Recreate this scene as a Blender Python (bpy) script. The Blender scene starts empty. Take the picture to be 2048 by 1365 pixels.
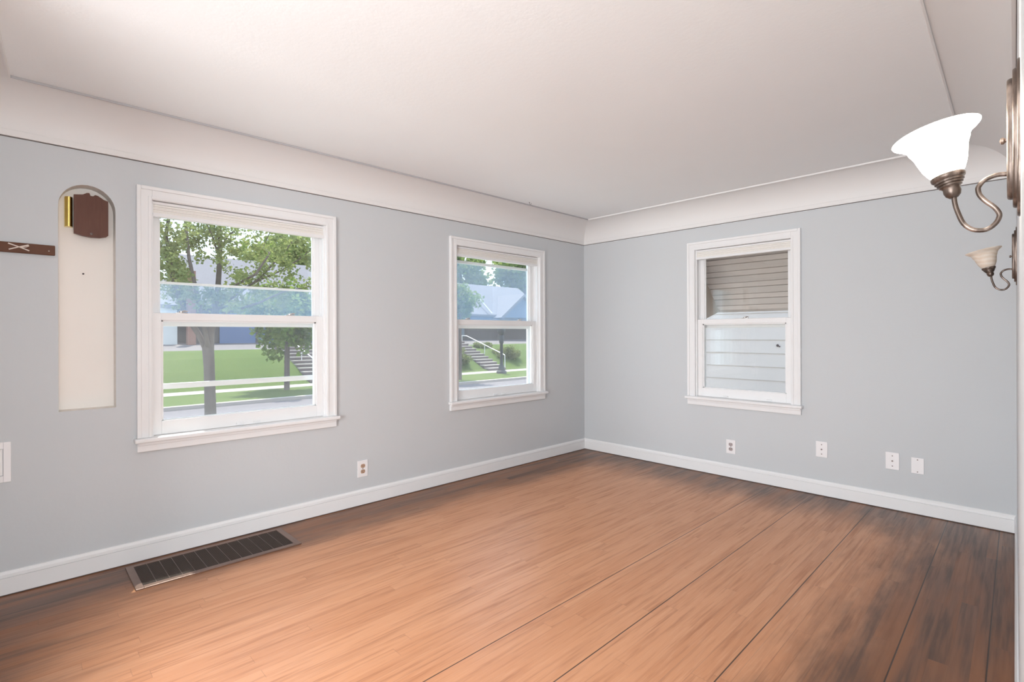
import bpy, bmesh, math, random
from mathutils import Vector, Matrix
from mathutils.geometry import tessellate_polygon

S = bpy.context.scene
COL = S.collection
PI = math.pi

# ------------------------------------------------------------------ camera
CAM = Vector((3.4535, -4.4313, 1.2404))
cam_d = bpy.data.cameras.new('camera')
cam = bpy.data.objects.new('camera', cam_d)
COL.objects.link(cam)
cam_d.sensor_width = 36.0
cam_d.lens = 36.0 * 1028 / 2048
cam_d.shift_y = -13.6 / 2048
cam_d.clip_start = 0.02
cam_d.clip_end = 400
cam.matrix_world = (Matrix.Translation(CAM) @ Matrix.Rotation(math.radians(45.93), 4, 'Z')
                    @ Matrix.Rotation(PI / 2, 4, 'X') @ Matrix.Rotation(-0.0031, 4, 'Z'))
S.camera = cam

# ------------------------------------------------------------------ sky, sun, added fill lamps, exposure
S.view_settings.view_transform = 'Standard'
S.view_settings.look = 'None'
S.view_settings.exposure = 0.50
S.view_settings.gamma = 1.0
S.view_settings.use_curve_mapping = False
try:
    S.cycles.use_denoising = True
    S.cycles.max_bounces = 12
    S.cycles.diffuse_bounces = 6
    S.cycles.transparent_max_bounces = 16
    S.cycles.sample_clamp_indirect = 6.0
except Exception:
    pass

W = bpy.data.worlds.new('sky')
S.world = W
W.use_nodes = True
nt = W.node_tree
nt.nodes.clear()
wo = nt.nodes.new('ShaderNodeOutputWorld')
bg = nt.nodes.new('ShaderNodeBackground')
tc = nt.nodes.new('ShaderNodeTexCoord')
sx = nt.nodes.new('ShaderNodeSeparateXYZ')
mr = nt.nodes.new('ShaderNodeMapRange')
cr = nt.nodes.new('ShaderNodeMix')
cr.data_type = 'RGBA'
nt.links.new(tc.outputs['Generated'], sx.inputs[0])
nt.links.new(sx.outputs['Z'], mr.inputs['Value'])
mr.inputs['From Min'].default_value = 0.0
mr.inputs['From Max'].default_value = 0.7
nt.links.new(mr.outputs[0], cr.inputs['Factor'])
cr.inputs['A'].default_value = (0.80, 0.90, 1.0, 1)
cr.inputs['B'].default_value = (0.58, 0.74, 1.0, 1)
nt.links.new(cr.outputs['Result'], bg.inputs['Color'])
bg.inputs['Strength'].default_value = 2.0
nt.links.new(bg.outputs[0], wo.inputs[0])


def lamp(name, kind, energy, color, loc, look, **kw):
    d = bpy.data.lights.new(name, kind)
    d.energy = energy
    d.color = color
    for k, v in kw.items():
        setattr(d, k, v)
    o = bpy.data.objects.new(name, d)
    COL.objects.link(o)
    o.location = loc
    o.rotation_euler = Vector(look).to_track_quat('-Z', 'Y').to_euler()
    return o


lamp('sun', 'SUN', 6.5, (1.0, 0.95, 0.86), (-10, 15, 30), (0.42, -0.20, -1.0), angle=0.009)
# added fill lamp behind the camera, lights most of the room
lamp('fill_behind_camera', 'AREA', 170, (1.0, 0.985, 0.975), (2.75, -6.86, 1.25), (0.0, 1, 0.02),
     shape='RECTANGLE', size=2.9, size_y=1.7)

# added fill lamp beyond the opening at the right, brightens the left wall
lamp('fill_from_right', 'AREA', 55, (1.0, 0.99, 0.98), (4.70, -4.35, 1.35), (-1.0, 0.12, 0.12),
     shape='RECTANGLE', size=1.1, size_y=1.5)


# ------------------------------------------------------------------ material helpers
class N:
    """tiny node builder"""
    def __init__(self, name):
        self.m = bpy.data.materials.new(name)
        self.m.use_nodes = True
        self.t = self.m.node_tree
        self.t.nodes.clear()
        self.out = self.t.nodes.new('ShaderNodeOutputMaterial')

    def node(self, typ, inputs=None, **props):
        n = self.t.nodes.new(typ)
        for k, v in props.items():
            setattr(n, k, v)
        for k, v in (inputs or {}).items():
            self.set(n.inputs[k], v)
        return n

    def set(self, sock, v):
        if isinstance(v, bpy.types.NodeSocket):
            self.t.links.new(v, sock)
        else:
            if sock.type == 'RGBA' and len(v) == 3:
                v = (*v, 1)
            sock.default_value = v

    def math(self, op, a, b=None, c=None, clamp=False):
        n = self.t.nodes.new('ShaderNodeMath')
        n.operation = op
        n.use_clamp = clamp
        for i, v in enumerate((a, b, c)):
            if v is not None:
                self.set(n.inputs[i], v)
        return n.outputs[0]

    def mix(self, f, a, b, blend='MIX'):
        n = self.t.nodes.new('ShaderNodeMix')
        n.data_type = 'RGBA'
        n.blend_type = blend
        self.set(n.inputs['Factor'], f)
        self.set(n.inputs['A'], a)
        self.set(n.inputs['B'], b)
        return n.outputs['Result']

    def ramp(self, v, lo, hi, a=0.0, b=1.0, smooth=True):
        n = self.t.nodes.new('ShaderNodeMapRange')
        n.interpolation_type = 'SMOOTHSTEP' if smooth else 'LINEAR'
        self.set(n.inputs['Value'], v)
        n.inputs['From Min'].default_value = lo
        n.inputs['From Max'].default_value = hi
        n.inputs['To Min'].default_value = a
        n.inputs['To Max'].default_value = b
        return n.outputs[0]

    def coords(self):
        return self.t.nodes.new('ShaderNodeTexCoord').outputs['Object']

    def scaled(self, vec, s, loc=(0, 0, 0)):
        n = self.node('ShaderNodeMapping', {'Vector': vec, 'Scale': s, 'Location': loc})
        return n.outputs[0]

    def noise(self, vec, scale, detail=3, rough=0.5, dim='3D'):
        n = self.node('ShaderNodeTexNoise', {'Vector': vec, 'Scale': scale, 'Detail': detail, 'Roughness': rough})
        return n.outputs[0]

    def bump(self, h, strength, dist=0.01):
        n = self.node('ShaderNodeBump', {'Height': h, 'Strength': strength, 'Distance': dist})
        return n.outputs[0]

    def bsdf(self, **kw):
        n = self.t.nodes.new('ShaderNodeBsdfPrincipled')
        for k, v in kw.items():
            key = {'color': 'Base Color', 'rough': 'Roughness', 'metal': 'Metallic', 'normal': 'Normal',
                   'spec': 'Specular IOR Level', 'emit': 'Emission Color', 'estr': 'Emission Strength',
                   'trans': 'Transmission Weight', 'coat': 'Coat Weight', 'coatr': 'Coat Roughness'}[k]
            self.set(n.inputs[key], v)
        return n.outputs[0]

    def done(self, sh):
        self.t.links.new(sh, self.out.inputs['Surface'])
        return self.m


def plain(name, color, rough=0.5, metal=0.0, spec=0.5, vary=0.04, scale=12, bump=0.0, bscale=80):
    """a procedural paint / plastic / metal: colour with slight mottling and optional grain"""
    b = N(name)
    c = b.coords()
    f = b.noise(c, scale, 3)
    hi = tuple(min(1, x * (1 + vary)) for x in color)
    lo = tuple(x * (1 - vary) for x in color)
    col = b.mix(f, lo, hi)
    kw = dict(color=col, rough=rough, metal=metal, spec=spec)
    if bump:
        kw['normal'] = b.bump(b.noise(c, bscale, 3), bump, 0.004)
    return b.done(b.bsdf(**kw))


M = {}
M['wall'] = plain('wall_paint', (0.560, 0.588, 0.610), 0.55, spec=0.3, vary=0.015, scale=2, bump=0.12, bscale=45)
M['ceil'] = plain('ceiling_paint', (0.84, 0.865, 0.88), 0.7, spec=0.2, vary=0.012, scale=3, bump=0.14, bscale=60)
M['cove'] = plain('cove_paint', (0.745, 0.745, 0.745), 0.5, spec=0.35, vary=0.012, scale=3)
M['niche'] = plain('niche_paint', (0.80, 0.77, 0.73), 0.5, vary=0.015, scale=4)
M['trim'] = plain('white_trim_enamel', (0.78, 0.79, 0.80), 0.3, vary=0.02, scale=8)
M['sash'] = plain('white_sash_paint', (0.80, 0.81, 0.82), 0.3, vary=0.015, scale=10)
M['storm'] = plain('white_storm_frame', (0.85, 0.85, 0.86), 0.35, vary=0.01)
M['track'] = plain('window_track_vinyl', (0.72, 0.70, 0.66), 0.4)
M['blind'] = plain('blind_fabric', (0.80, 0.785, 0.755), 0.7, spec=0.2, vary=0.02, scale=30, bump=0.1, bscale=300)
M['crack'] = plain('dark_gap', (0.10, 0.085, 0.08), 0.8)
M['dark_line'] = plain('lip_shade_grey', (0.42, 0.42, 0.43), 0.8)  # shade on the left cove lip put into colour
M['plate'] = plain('white_plate_plastic', (0.82, 0.815, 0.83), 0.3, vary=0.01)
M['ivory'] = plain('ivory_receptacle', (0.46, 0.31, 0.22), 0.5)
M['whiterec'] = plain('pale_receptacle', (0.40, 0.35, 0.35), 0.5)
M['slot'] = plain('dark_slot', (0.05, 0.03, 0.03), 0.6)
M['screw'] = plain('screw_metal', (0.20, 0.17, 0.16), 0.4, metal=0.6)
M['bronze'] = None
M['lock'] = plain('nickel_lock', (0.55, 0.52, 0.50), 0.35, metal=0.8)
M['brass'] = plain('polished_brass', (0.83, 0.68, 0.22), 0.22, metal=1.0, vary=0.05)
M['grille'] = plain('dark_bronze_grille', (0.040, 0.024, 0.017), 0.5, metal=0.0, vary=0.2)
M['ventframe'] = plain('worn_metal_frame', (0.19, 0.12, 0.095), 0.35, metal=0.4, vary=0.25, scale=8)
M['ventbar'] = plain('grille_bar_metal', (0.16, 0.11, 0.09), 0.3, metal=0.6)
M['ventdark'] = plain('duct_dark', (0.03, 0.02, 0.015), 0.8)
M['cord'] = plain('white_cord', (0.80, 0.72, 0.66), 0.7)

# antique bronze of the sconces: brown with pale rubbed streaks
b = N('antique_bronze')
c = b.coords()
f = b.ramp(b.noise(b.scaled(c, (1, 1, 0.25)), 60, 4), 0.42, 0.70)
M['bronze'] = b.done(b.bsdf(color=b.mix(f, (0.085, 0.062, 0.050), (0.31, 0.25, 0.215)), rough=0.38, metal=0.55))

# sconce glass: lit and unlit
b = N('lit_frosted_glass')
M['shade_lit'] = b.done(b.bsdf(color=(0.9, 0.88, 0.84), rough=0.4, emit=(1.0, 0.91, 0.78), estr=22.0))
b = N('alabaster_glass')
c = b.coords()
w = b.node('ShaderNodeTexWave', {'Vector': c, 'Scale': 18, 'Distortion': 5.0, 'Detail': 2, 'Detail Scale': 1.2},
           wave_type='BANDS', bands_direction='Z')
col = b.mix(w.outputs['Fac'], (0.86, 0.79, 0.70), (0.95, 0.91, 0.85))
d1 = b.node('ShaderNodeBsdfDiffuse', {'Color': col}).outputs[0]
d2 = b.node('ShaderNodeBsdfTranslucent', {'Color': col}).outputs[0]
mx = b.node('ShaderNodeMixShader', {0: 0.5, 1: d1, 2: d2}).outputs[0]
gl = b.node('ShaderNodeBsdfGlossy', {'Color': (1, 1, 1, 1), 'Roughness': 0.2}).outputs[0]
M['shade_off'] = b.done(b.node('ShaderNodeMixShader', {0: 0.06, 1: mx, 2: gl}).outputs[0])


def glass(name, veil, veil_color, refl=0.05):
    """clear pane: mostly see-through, a mirror film, and an optional pale veil mixed over it"""
    b = N(name)
    tr = b.node('ShaderNodeBsdfTransparent', {'Color': (0.97, 0.985, 0.98, 1)}).outputs[0]
    gl = b.node('ShaderNodeBsdfGlossy', {'Color': (1, 1, 1, 1), 'Roughness': 0.0}).outputs[0]
    lw = b.node('ShaderNodeLayerWeight', {'Blend': 0.5}).outputs['Facing']
    fac = b.math('ADD', b.math('MULTIPLY', b.math('POWER', lw, 5.0), 0.9), 0.02 + refl, clamp=True)
    s = b.node('ShaderNodeMixShader', {0: fac, 1: tr, 2: gl}).outputs[0]
    if veil:
        df = b.node('ShaderNodeBsdfDiffuse', {'Color': veil_color}).outputs[0]
        tl = b.node('ShaderNodeBsdfTranslucent', {'Color': veil_color}).outputs[0]
        dd = b.node('ShaderNodeMixShader', {0: 0.75, 1: df, 2: tl}).outputs[0]
        s = b.node('ShaderNodeMixShader', {0: veil, 1: s, 2: dd}).outputs[0]
    return b.done(s)


M['glass'] = glass('window_glass', 0.0, (1, 1, 1, 1), 0.01)
M['screen_blue'] = glass('hazy_upper_storm_pane', 0.17, (0.60, 0.76, 1.0, 1), 0.0)
M['low_reflection_veil'] = glass('veiled_lower_storm_pane', 0.035, (0.90, 0.87, 0.92, 1), 0.0)  # even veil stands in for the room's reflection on the lower glass

# ------------------------------------------------------------------ floor boards
b = N('oak_floor')
c = b.coords()
s = b.node('ShaderNodeSeparateXYZ', {0: c})
X, Y = s.outputs['X'], s.outputs['Y']
# boards fan out a touch to the right, following the wall that is out of square
fan = b.math('MULTIPLY', b.ramp(X, 2.0, 3.4, 0, 1, False), b.math('MULTIPLY', Y, 0.026))
U = b.math('ADD', X, fan)
BW = 0.0575
bi = b.math('FLOOR', b.math('DIVIDE', U, BW))
bf = b.math('FRACT', b.math('DIVIDE', U, BW))
rn = b.node('ShaderNodeTexWhiteNoise', {'W': bi}, noise_dimensions='1D').outputs[0]
yo = b.math('ADD', b.math('DIVIDE', Y, 1.35), b.math('MULTIPLY', rn, 7.3))
pi_ = b.math('FLOOR', yo)
pf = b.math('FRACT', yo)
cv = b.node('ShaderNodeCombineXYZ', {0: bi, 1: pi_}).outputs[0]
pr = b.node('ShaderNodeTexWhiteNoise', {'Vector': cv}, noise_dimensions='2D').outputs[0]
gv = b.node('ShaderNodeCombineXYZ', {0: b.math('MULTIPLY', U, 1.0), 1: b.math('MULTIPLY', Y, 0.042),
                                     2: b.math('MULTIPLY', pr, 0.5)}).outputs[0]
grain = b.noise(gv, 55, 5, 0.6)
gv2 = b.node('ShaderNodeCombineXYZ', {0: U, 1: b.math('MULTIPLY', Y, 0.09), 2: b.math('MULTIPLY', pr, 0.10)}).outputs[0]
band = b.noise(gv2, 9, 3, 0.55)
fine = b.noise(b.node('ShaderNodeCombineXYZ', {0: U, 1: b.math('MULTIPLY', Y, 0.03), 2: pr}).outputs[0], 260, 2, 0.5)
# lighter oak of the middle
light = b.mix(pr, (0.565, 0.260, 0.128), (0.630, 0.310, 0.163))
light = b.mix(b.ramp(grain, 0.45, 0.75, 0, 0.75), light, (0.36, 0.145, 0.066))
light = b.mix(b.ramp(band, 0.56, 0.80, 0, 0.6), light, (0.30, 0.115, 0.050))
light = b.mix(b.ramp(fine, 0.5, 0.75, 0, 0.35), light, (0.70, 0.40, 0.25))
# darker tone along the walls and on the right
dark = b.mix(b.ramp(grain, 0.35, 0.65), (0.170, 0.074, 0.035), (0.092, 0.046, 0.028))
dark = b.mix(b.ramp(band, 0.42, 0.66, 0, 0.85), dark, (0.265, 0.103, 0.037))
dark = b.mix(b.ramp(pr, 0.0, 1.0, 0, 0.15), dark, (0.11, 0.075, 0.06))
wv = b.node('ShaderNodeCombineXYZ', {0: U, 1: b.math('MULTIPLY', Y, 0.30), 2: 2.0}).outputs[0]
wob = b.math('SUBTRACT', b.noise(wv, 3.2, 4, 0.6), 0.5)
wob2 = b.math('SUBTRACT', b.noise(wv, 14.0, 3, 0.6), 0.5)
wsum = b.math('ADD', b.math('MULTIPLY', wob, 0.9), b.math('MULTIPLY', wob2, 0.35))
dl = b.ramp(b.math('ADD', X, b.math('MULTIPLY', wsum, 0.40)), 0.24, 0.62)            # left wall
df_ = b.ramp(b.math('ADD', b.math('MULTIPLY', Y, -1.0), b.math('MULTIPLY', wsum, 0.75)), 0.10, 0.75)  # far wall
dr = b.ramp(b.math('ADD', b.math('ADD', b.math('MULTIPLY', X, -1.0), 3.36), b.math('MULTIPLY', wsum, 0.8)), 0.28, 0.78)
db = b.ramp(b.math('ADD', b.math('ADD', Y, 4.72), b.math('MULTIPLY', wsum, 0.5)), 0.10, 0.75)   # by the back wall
centre_mask = b.math('MULTIPLY', b.math('MULTIPLY', dl, df_), b.math('MULTIPLY', dr, db))
col = b.mix(centre_mask, dark, light)
# joints
edge = b.math('MINIMUM', bf, b.math('SUBTRACT', 1.0, bf))
dark_line = b.ramp(edge, 0.0, 0.03, 1, 0)
open_ = b.ramp(b.node('ShaderNodeTexWhiteNoise', {'W': b.math('ADD', bi, 31.0)}, noise_dimensions='1D').outputs[0], 0.6, 1.0, 0.06, 0.45)
dark_line = b.math('MULTIPLY', dark_line, open_)
pe = b.math('MINIMUM', pf, b.math('SUBTRACT', 1.0, pf))
butt = b.ramp(pe, 0.0, 0.0012, 0.28, 0)
dark_line = b.math('MAXIMUM', dark_line, butt)
for xc in (1.913, 2.225, 2.606, 3.015, 3.262):
    dark_line = b.math('MAXIMUM', dark_line, b.ramp(b.math('ABSOLUTE', b.math('SUBTRACT', U, xc)), 0.0012, 0.0034, 0.92, 0))
col = b.mix(dark_line, col, (0.03, 0.017, 0.012))
# a few white paint specks
vo = b.node('ShaderNodeTexVoronoi', {'Vector': c, 'Scale': 2.6}, feature='F1')
spk = b.math('MULTIPLY', b.ramp(vo.outputs['Distance'], 0.007, 0.011, 1, 0),
             b.math('GREATER_THAN', b.node('ShaderNodeSeparateColor', {0: vo.outputs['Color']}).outputs[0], 0.62))
col = b.mix(b.math('MULTIPLY', spk, 0.8), col, (0.85, 0.80, 0.74))
h = b.math('SUBTRACT', b.math('MULTIPLY', grain, 0.15), dark_line)
nrm = b.bump(h, 0.25, 0.003)
rough = b.ramp(grain, 0.3, 0.8, 0.30, 0.46, False)
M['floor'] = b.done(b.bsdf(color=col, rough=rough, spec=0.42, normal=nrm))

# other woods and fabric of the outside
b = N('dark_walnut')
c = b.coords()
g = b.noise(b.scaled(c, (1, 0.08, 1)), 40, 4)
kn = b.node('ShaderNodeVectorMath', {0: c, 1: (0, -4.350, 1.667)}, operation='DISTANCE').outputs['Value']
col = b.mix(g, (0.075, 0.024, 0.010), (0.15, 0.052, 0.018))
col = b.mix(b.ramp(kn, 0.003, 0.010, 0.9, 0), col, (0.02, 0.015, 0.012))
M['walnut'] = b.done(b.bsdf(color=col, rough=0.45, spec=0.25))

b = N('chime_woodgrain')
c = b.coords()
g = b.noise(b.scaled(c, (1, 1, 0.12)), 90, 4)
M['chime'] = b.done(b.bsdf(color=b.mix(g, (0.085, 0.033, 0.022), (0.145, 0.062, 0.042)), rough=0.45, spec=0.25))
M['chimedark'] = plain('chime_edge', (0.045, 0.022, 0.016), 0.4)

b = N('grass')
c = b.coords()
f1 = b.noise(c, 0.7, 4)
f2 = b.noise(c, 25, 3)
col = b.mix(f1, (0.060, 0.094, 0.020), (0.105, 0.130, 0.038))
col = b.mix(b.ramp(f2, 0.4, 0.7, 0, 0.5), col, (0.035, 0.07, 0.014))
dry = b.ramp(b.noise(c, 1.6, 2), 0.68, 0.78, 0, 0.5)
col = b.mix(dry, col, (0.16, 0.13, 0.08))
M['grass'] = b.done(b.bsdf(color=col, rough=0.9, spec=0.1, normal=b.bump(f2, 0.6, 0.03)))
M['asphalt'] = plain('asphalt', (0.115, 0.098, 0.104), 0.9, vary=0.12, scale=3, bump=0.3, bscale=90)
M['drive'] = plain('driveway_asphalt', (0.13, 0.11, 0.11), 0.9, vary=0.15, scale=2)
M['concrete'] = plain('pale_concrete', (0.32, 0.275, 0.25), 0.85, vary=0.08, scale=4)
M['bounce_concrete'] = plain('bounce_slab_concrete', (0.66, 0.63, 0.58), 0.9, vary=0.05, scale=3)  # for the added slab, kept pale to reflect sun into the room
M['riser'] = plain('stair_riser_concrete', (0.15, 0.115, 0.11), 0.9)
M['bark'] = plain('grey_bark', (0.12, 0.09, 0.08), 0.9, vary=0.3, scale=14, bump=0.8, bscale=30)
M['iron'] = plain('black_iron', (0.03, 0.03, 0.035), 0.5)
M['rail'] = plain('galvanised_rail', (0.65, 0.62, 0.62), 0.4, metal=0.4)
M['roof'] = plain('grey_shingle', (0.17, 0.155, 0.17), 0.9, vary=0.12, scale=5, bump=0.4, bscale=20)
M['bluewall'] = plain('slate_blue_siding', (0.085, 0.125, 0.20), 0.7)
M['darkwall'] = plain('dark_brown_facade', (0.075, 0.06, 0.055), 0.8)
M['whitewall'] = plain('white_siding', (0.52, 0.51, 0.50), 0.6)
M['brick'] = plain('red_brown_brick', (0.24, 0.12, 0.09), 0.85, vary=0.2, scale=10)
M['door'] = plain('blue_garage_door', (0.09, 0.13, 0.24), 0.5)
M['pane'] = plain('dark_pane', (0.06, 0.08, 0.10), 0.1)
M['siding'] = plain('white_lap_siding', (0.49, 0.43, 0.405), 0.6, vary=0.02, scale=2)
M['sidingline'] = plain('siding_shadow_gap', (0.42, 0.37, 0.335), 0.8)
M['awning'] = plain('taupe_aluminium', (0.52, 0.44, 0.41), 0.45, metal=0.0, vary=0.03)
M['awnside'] = plain('awning_wing', (0.36, 0.29, 0.23), 0.5)
M['soffit'] = plain('soffit', (0.6, 0.58, 0.55), 0.7)


def leafmat(name, a, c2, tl=0.38):
    b = N(name)
    c = b.coords()
    f = b.ramp(b.noise(c, 2.2, 3), 0.3, 0.7)
    col = b.mix(f, a, c2)
    d = b.node('ShaderNodeBsdfDiffuse', {'Color': col}).outputs[0]
    t = b.node('ShaderNodeBsdfTranslucent', {'Color': b.mix(0.4, col, (0.50, 0.55, 0.18))}).outputs[0]
    return b.done(b.node('ShaderNodeMixShader', {0: tl, 1: d, 2: t}).outputs[0])


M['leaf'] = leafmat('spring_maple_leaf', (0.13, 0.165, 0.065), (0.27, 0.29, 0.12))
M['leaf2'] = leafmat('mid_green_leaf', (0.08, 0.14, 0.03), (0.18, 0.25, 0.06))
M['shrubleaf'] = leafmat('dusty_shrub_leaf', (0.10, 0.13, 0.05), (0.19, 0.20, 0.09), 0.3)


# ------------------------------------------------------------------ geometry helpers
class MB:
    def __init__(self):
        self.bm = bmesh.new()

    def box(self, x0, x1, y0, y1, z0, z1, bev=0.0):
        vs = [self.bm.verts.new(p) for p in ((x0, y0, z0), (x1, y0, z0), (x1, y1, z0), (x0, y1, z0),
                                             (x0, y0, z1), (x1, y0, z1), (x1, y1, z1), (x0, y1, z1))]
        fs = [self.bm.faces.new([vs[i] for i in q]) for q in
              ((3, 2, 1, 0), (4, 5, 6, 7), (0, 1, 5, 4), (1, 2, 6, 5), (2, 3, 7, 6), (3, 0, 4, 7))]
        if bev:
            es = {e for f in fs for e in f.edges}
            bmesh.ops.bevel(self.bm, geom=list(es), offset=bev, segments=2, affect='EDGES', profile=0.5)
        return self

    def poly(self, pts, ext):
        """closed prism: planar outline PTS (3-D) extruded by vector EXT"""
        e = Vector(ext)
        a = [self.bm.verts.new(p) for p in pts]
        c = [self.bm.verts.new(Vector(p) + e) for p in pts]
        n = len(pts)
        self.bm.faces.new(a[::-1])
        self.bm.faces.new(c)
        for i in range(n):
            j = (i + 1) % n
            self.bm.faces.new((a[i], a[j], c[j], c[i]))
        return self

    def tube(self, pts, r, n=10, caps=True):
        pts = [Vector(p) for p in pts]
        rs = r if isinstance(r, (list, tuple)) else [r] * len(pts)
        rings = []
        ref = None
        for i, p in enumerate(pts):
            t = (pts[min(i + 1, len(pts) - 1)] - pts[max(i - 1, 0)]).normalized()
            if ref is None:
                ref = Vector((0, 0, 1)) if abs(t.z) < 0.9 else Vector((1, 0, 0))
            u = (ref - t * ref.dot(t)).normalized()
            v = t.cross(u)
            ref = u
            rings.append([self.bm.verts.new(p + (u * math.cos(2 * PI * k / n) + v * math.sin(2 * PI * k / n)) * rs[i])
                          for k in range(n)])
        for a, c in zip(rings, rings[1:]):
            for k in range(n):
                self.bm.faces.new((a[k], a[(k + 1) % n], c[(k + 1) % n], c[k]))
        if caps:
            self.bm.faces.new(rings[0][::-1])
            self.bm.faces.new(rings[-1])
        return self

    def lathe(self, prof, origin=(0, 0, 0), axis=(0, 0, 1), n=40, close=True):
        """profile [(radius, height)] turned about AXIS through ORIGIN"""
        q = Vector((0, 0, 1)).rotation_difference(Vector(axis).normalized())
        o = Vector(origin)
        rings = []
        for r, hh in prof:
            if r < 1e-6:
                rings.append([self.bm.verts.new(o + q @ Vector((0, 0, hh)))])
            else:
                rings.append([self.bm.verts.new(o + q @ Vector((r * math.cos(2 * PI * k / n), r * math.sin(2 * PI * k / n), hh)))
                              for k in range(n)])
        for a, c in zip(rings, rings[1:]):
            for k in range(n):
                if len(a) == 1 and len(c) == 1:
                    continue
                if len(a) == 1:
                    self.bm.faces.new((a[0], c[(k + 1) % n], c[k]))
                elif len(c) == 1:
                    self.bm.faces.new((a[k], a[(k + 1) % n], c[0]))
                else:
                    self.bm.faces.new((a[k], a[(k + 1) % n], c[(k + 1) % n], c[k]))
        return self

    def build(self, name, mat, parent=None, smooth=False, mats=None):
        bmesh.ops.recalc_face_normals(self.bm, faces=self.bm.faces)
        me = bpy.data.meshes.new(name)
        self.bm.to_mesh(me)
        self.bm.free()
        o = bpy.data.objects.new(name, me)
        COL.objects.link(o)
        me.materials.append(mat)
        for extra in (mats or []):
            me.materials.append(extra)
        if smooth:
            for p in me.polygons:
                p.use_smooth = True
            try:
                me.set_sharp_from_angle(angle=math.radians(40))
            except Exception:
                pass
        if parent is not None:
            o.parent = parent
        return o


def tag(o, label, cat, group=None, kind=None):
    o['label'] = label
    o['category'] = cat
    if group:
        o['group'] = group
    if kind:
        o['kind'] = kind
    return o


def empty(name, loc, rz=0.0):
    o = bpy.data.objects.new(name, None)
    COL.objects.link(o)
    o.location = loc
    o.rotation_euler = (0, 0, rz)
    o.empty_display_size = 0.05
    return o


def copy_tree(o, parent=None):
    c = o.copy()
    COL.objects.link(c)
    if parent is not None:
        c.parent = parent
    for ch in [x for x in S.objects if x.parent == o]:
        copy_tree(ch, c)
    return c


def rebase(o, root):
    """mesh built in world coordinates -> local coordinates of its root"""
    o.data.transform(Matrix.Translation(root.location).inverted())
    return o


# ------------------------------------------------------------------ room shell
K = 0.02706                      # right wall leans out of square by this much
XB = 3.340
H = 2.200                        # where the cove starts
HC = 2.407                       # flat ceiling
A = Vector((0, 0))
Bc = Vector((XB, 0))
Dk = Vector((0, -4.67))
Ck = Vector((XB + K * 4.88, -4.88))
QUAD = [A, Bc, Ck, Dk]           # clockwise seen from above: far-left, far-right, back-right, back-left


def inset(a):
    out = []
    n = 4
    lines = []
    for i in range(n):
        p, q = QUAD[i], QUAD[(i + 1) % n]
        d = (q - p).normalized()
        nn = Vector((d.y, -d.x))  # inward for this winding
        lines.append((p + nn * a, d))
    for i in range(n):
        p1, dd1 = lines[i - 1]
        p2, dd2 = lines[i]
        den = dd1.x * dd2.y - dd1.y * dd2.x
        t = ((p2.x - p1.x) * dd2.y - (p2.y - p1.y) * dd2.x) / den
        out.append(p1 + dd1 * t)
    return out


def wall_slab(name, outer, holes, thick, to3d, mat, label):
    """wall with openings: outlines in (u, z); TO3D(u, depth, z)"""
    bm = bmesh.new()
    loops = [outer] + [h_ for h_, _ in holes]
    flat = [p for l in loops for p in l]
    tris = tessellate_polygon([[Vector((p[0], p[1], 0)) for p in l] for l in loops])
    f = [bm.verts.new(to3d(p[0], 0, p[1])) for p in flat]
    for t in tris:
        try:
            bm.faces.new([f[i] for i in t])
        except ValueError:
            pass
    through = [outer] + [h_ for h_, thr in holes if thr]
    flat2 = [p for l in through for p in l]
    g = [bm.verts.new(to3d(p[0], thick, p[1])) for p in flat2]
    for t in tessellate_polygon([[Vector((p[0], p[1], 0)) for p in l] for l in through]):
        try:
            bm.faces.new([g[i] for i in t])
        except ValueError:
            pass
    i0 = 0
    offs = {}
    for l in loops:
        offs[id(l)] = i0
        i0 += len(l)
    j0 = 0
    for l in through:
        n = len(l)
        o0 = offs[id(l)]
        for k in range(n):
            k2 = (k + 1) % n
            bm.faces.new((f[o0 + k], f[o0 + k2], g[j0 + k2], g[j0 + k]))
        j0 += n
    bmesh.ops.recalc_face_normals(bm, faces=bm.faces)
    me = bpy.data.meshes.new(name)
    bm.to_mesh(me)
    bm.free()
    me.materials.append(mat)
    o = bpy.data.objects.new(name, me)
    COL.objects.link(o)
    return tag(o, label, 'wall', kind='structure')


def rect(a, b_, c_, d_):
    return [(a, c_), (b_, c_), (b_, d_), (a, d_)]


T = 0.17
# window openings: centre along the wall, width
W1C, W1W = -3.3835, 0.995
W2C, W2W = -1.2350, 1.026
W3C, W3W = 1.6665, 0.800
ZS, ZT = 0.650, 1.994           # opening bottom (under the stool) and top
J = 0.018
NY0, NY1 = -4.272, -4.041        # niche
ncy, nr = (NY0 + NY1) / 2, (NY1 - NY0) / 2
niche_out = [(NY0, 0.855), (NY1, 0.855)]
for k in range(17):
    a = PI * k / 16
    niche_out.append((ncy + nr * math.cos(a), 1.900 + 0.122 * math.sin(a)))


def wh(cn, wd):
    return rect(cn - wd / 2 - J, cn + wd / 2 + J, ZS - 0.02, ZT + J)


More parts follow.
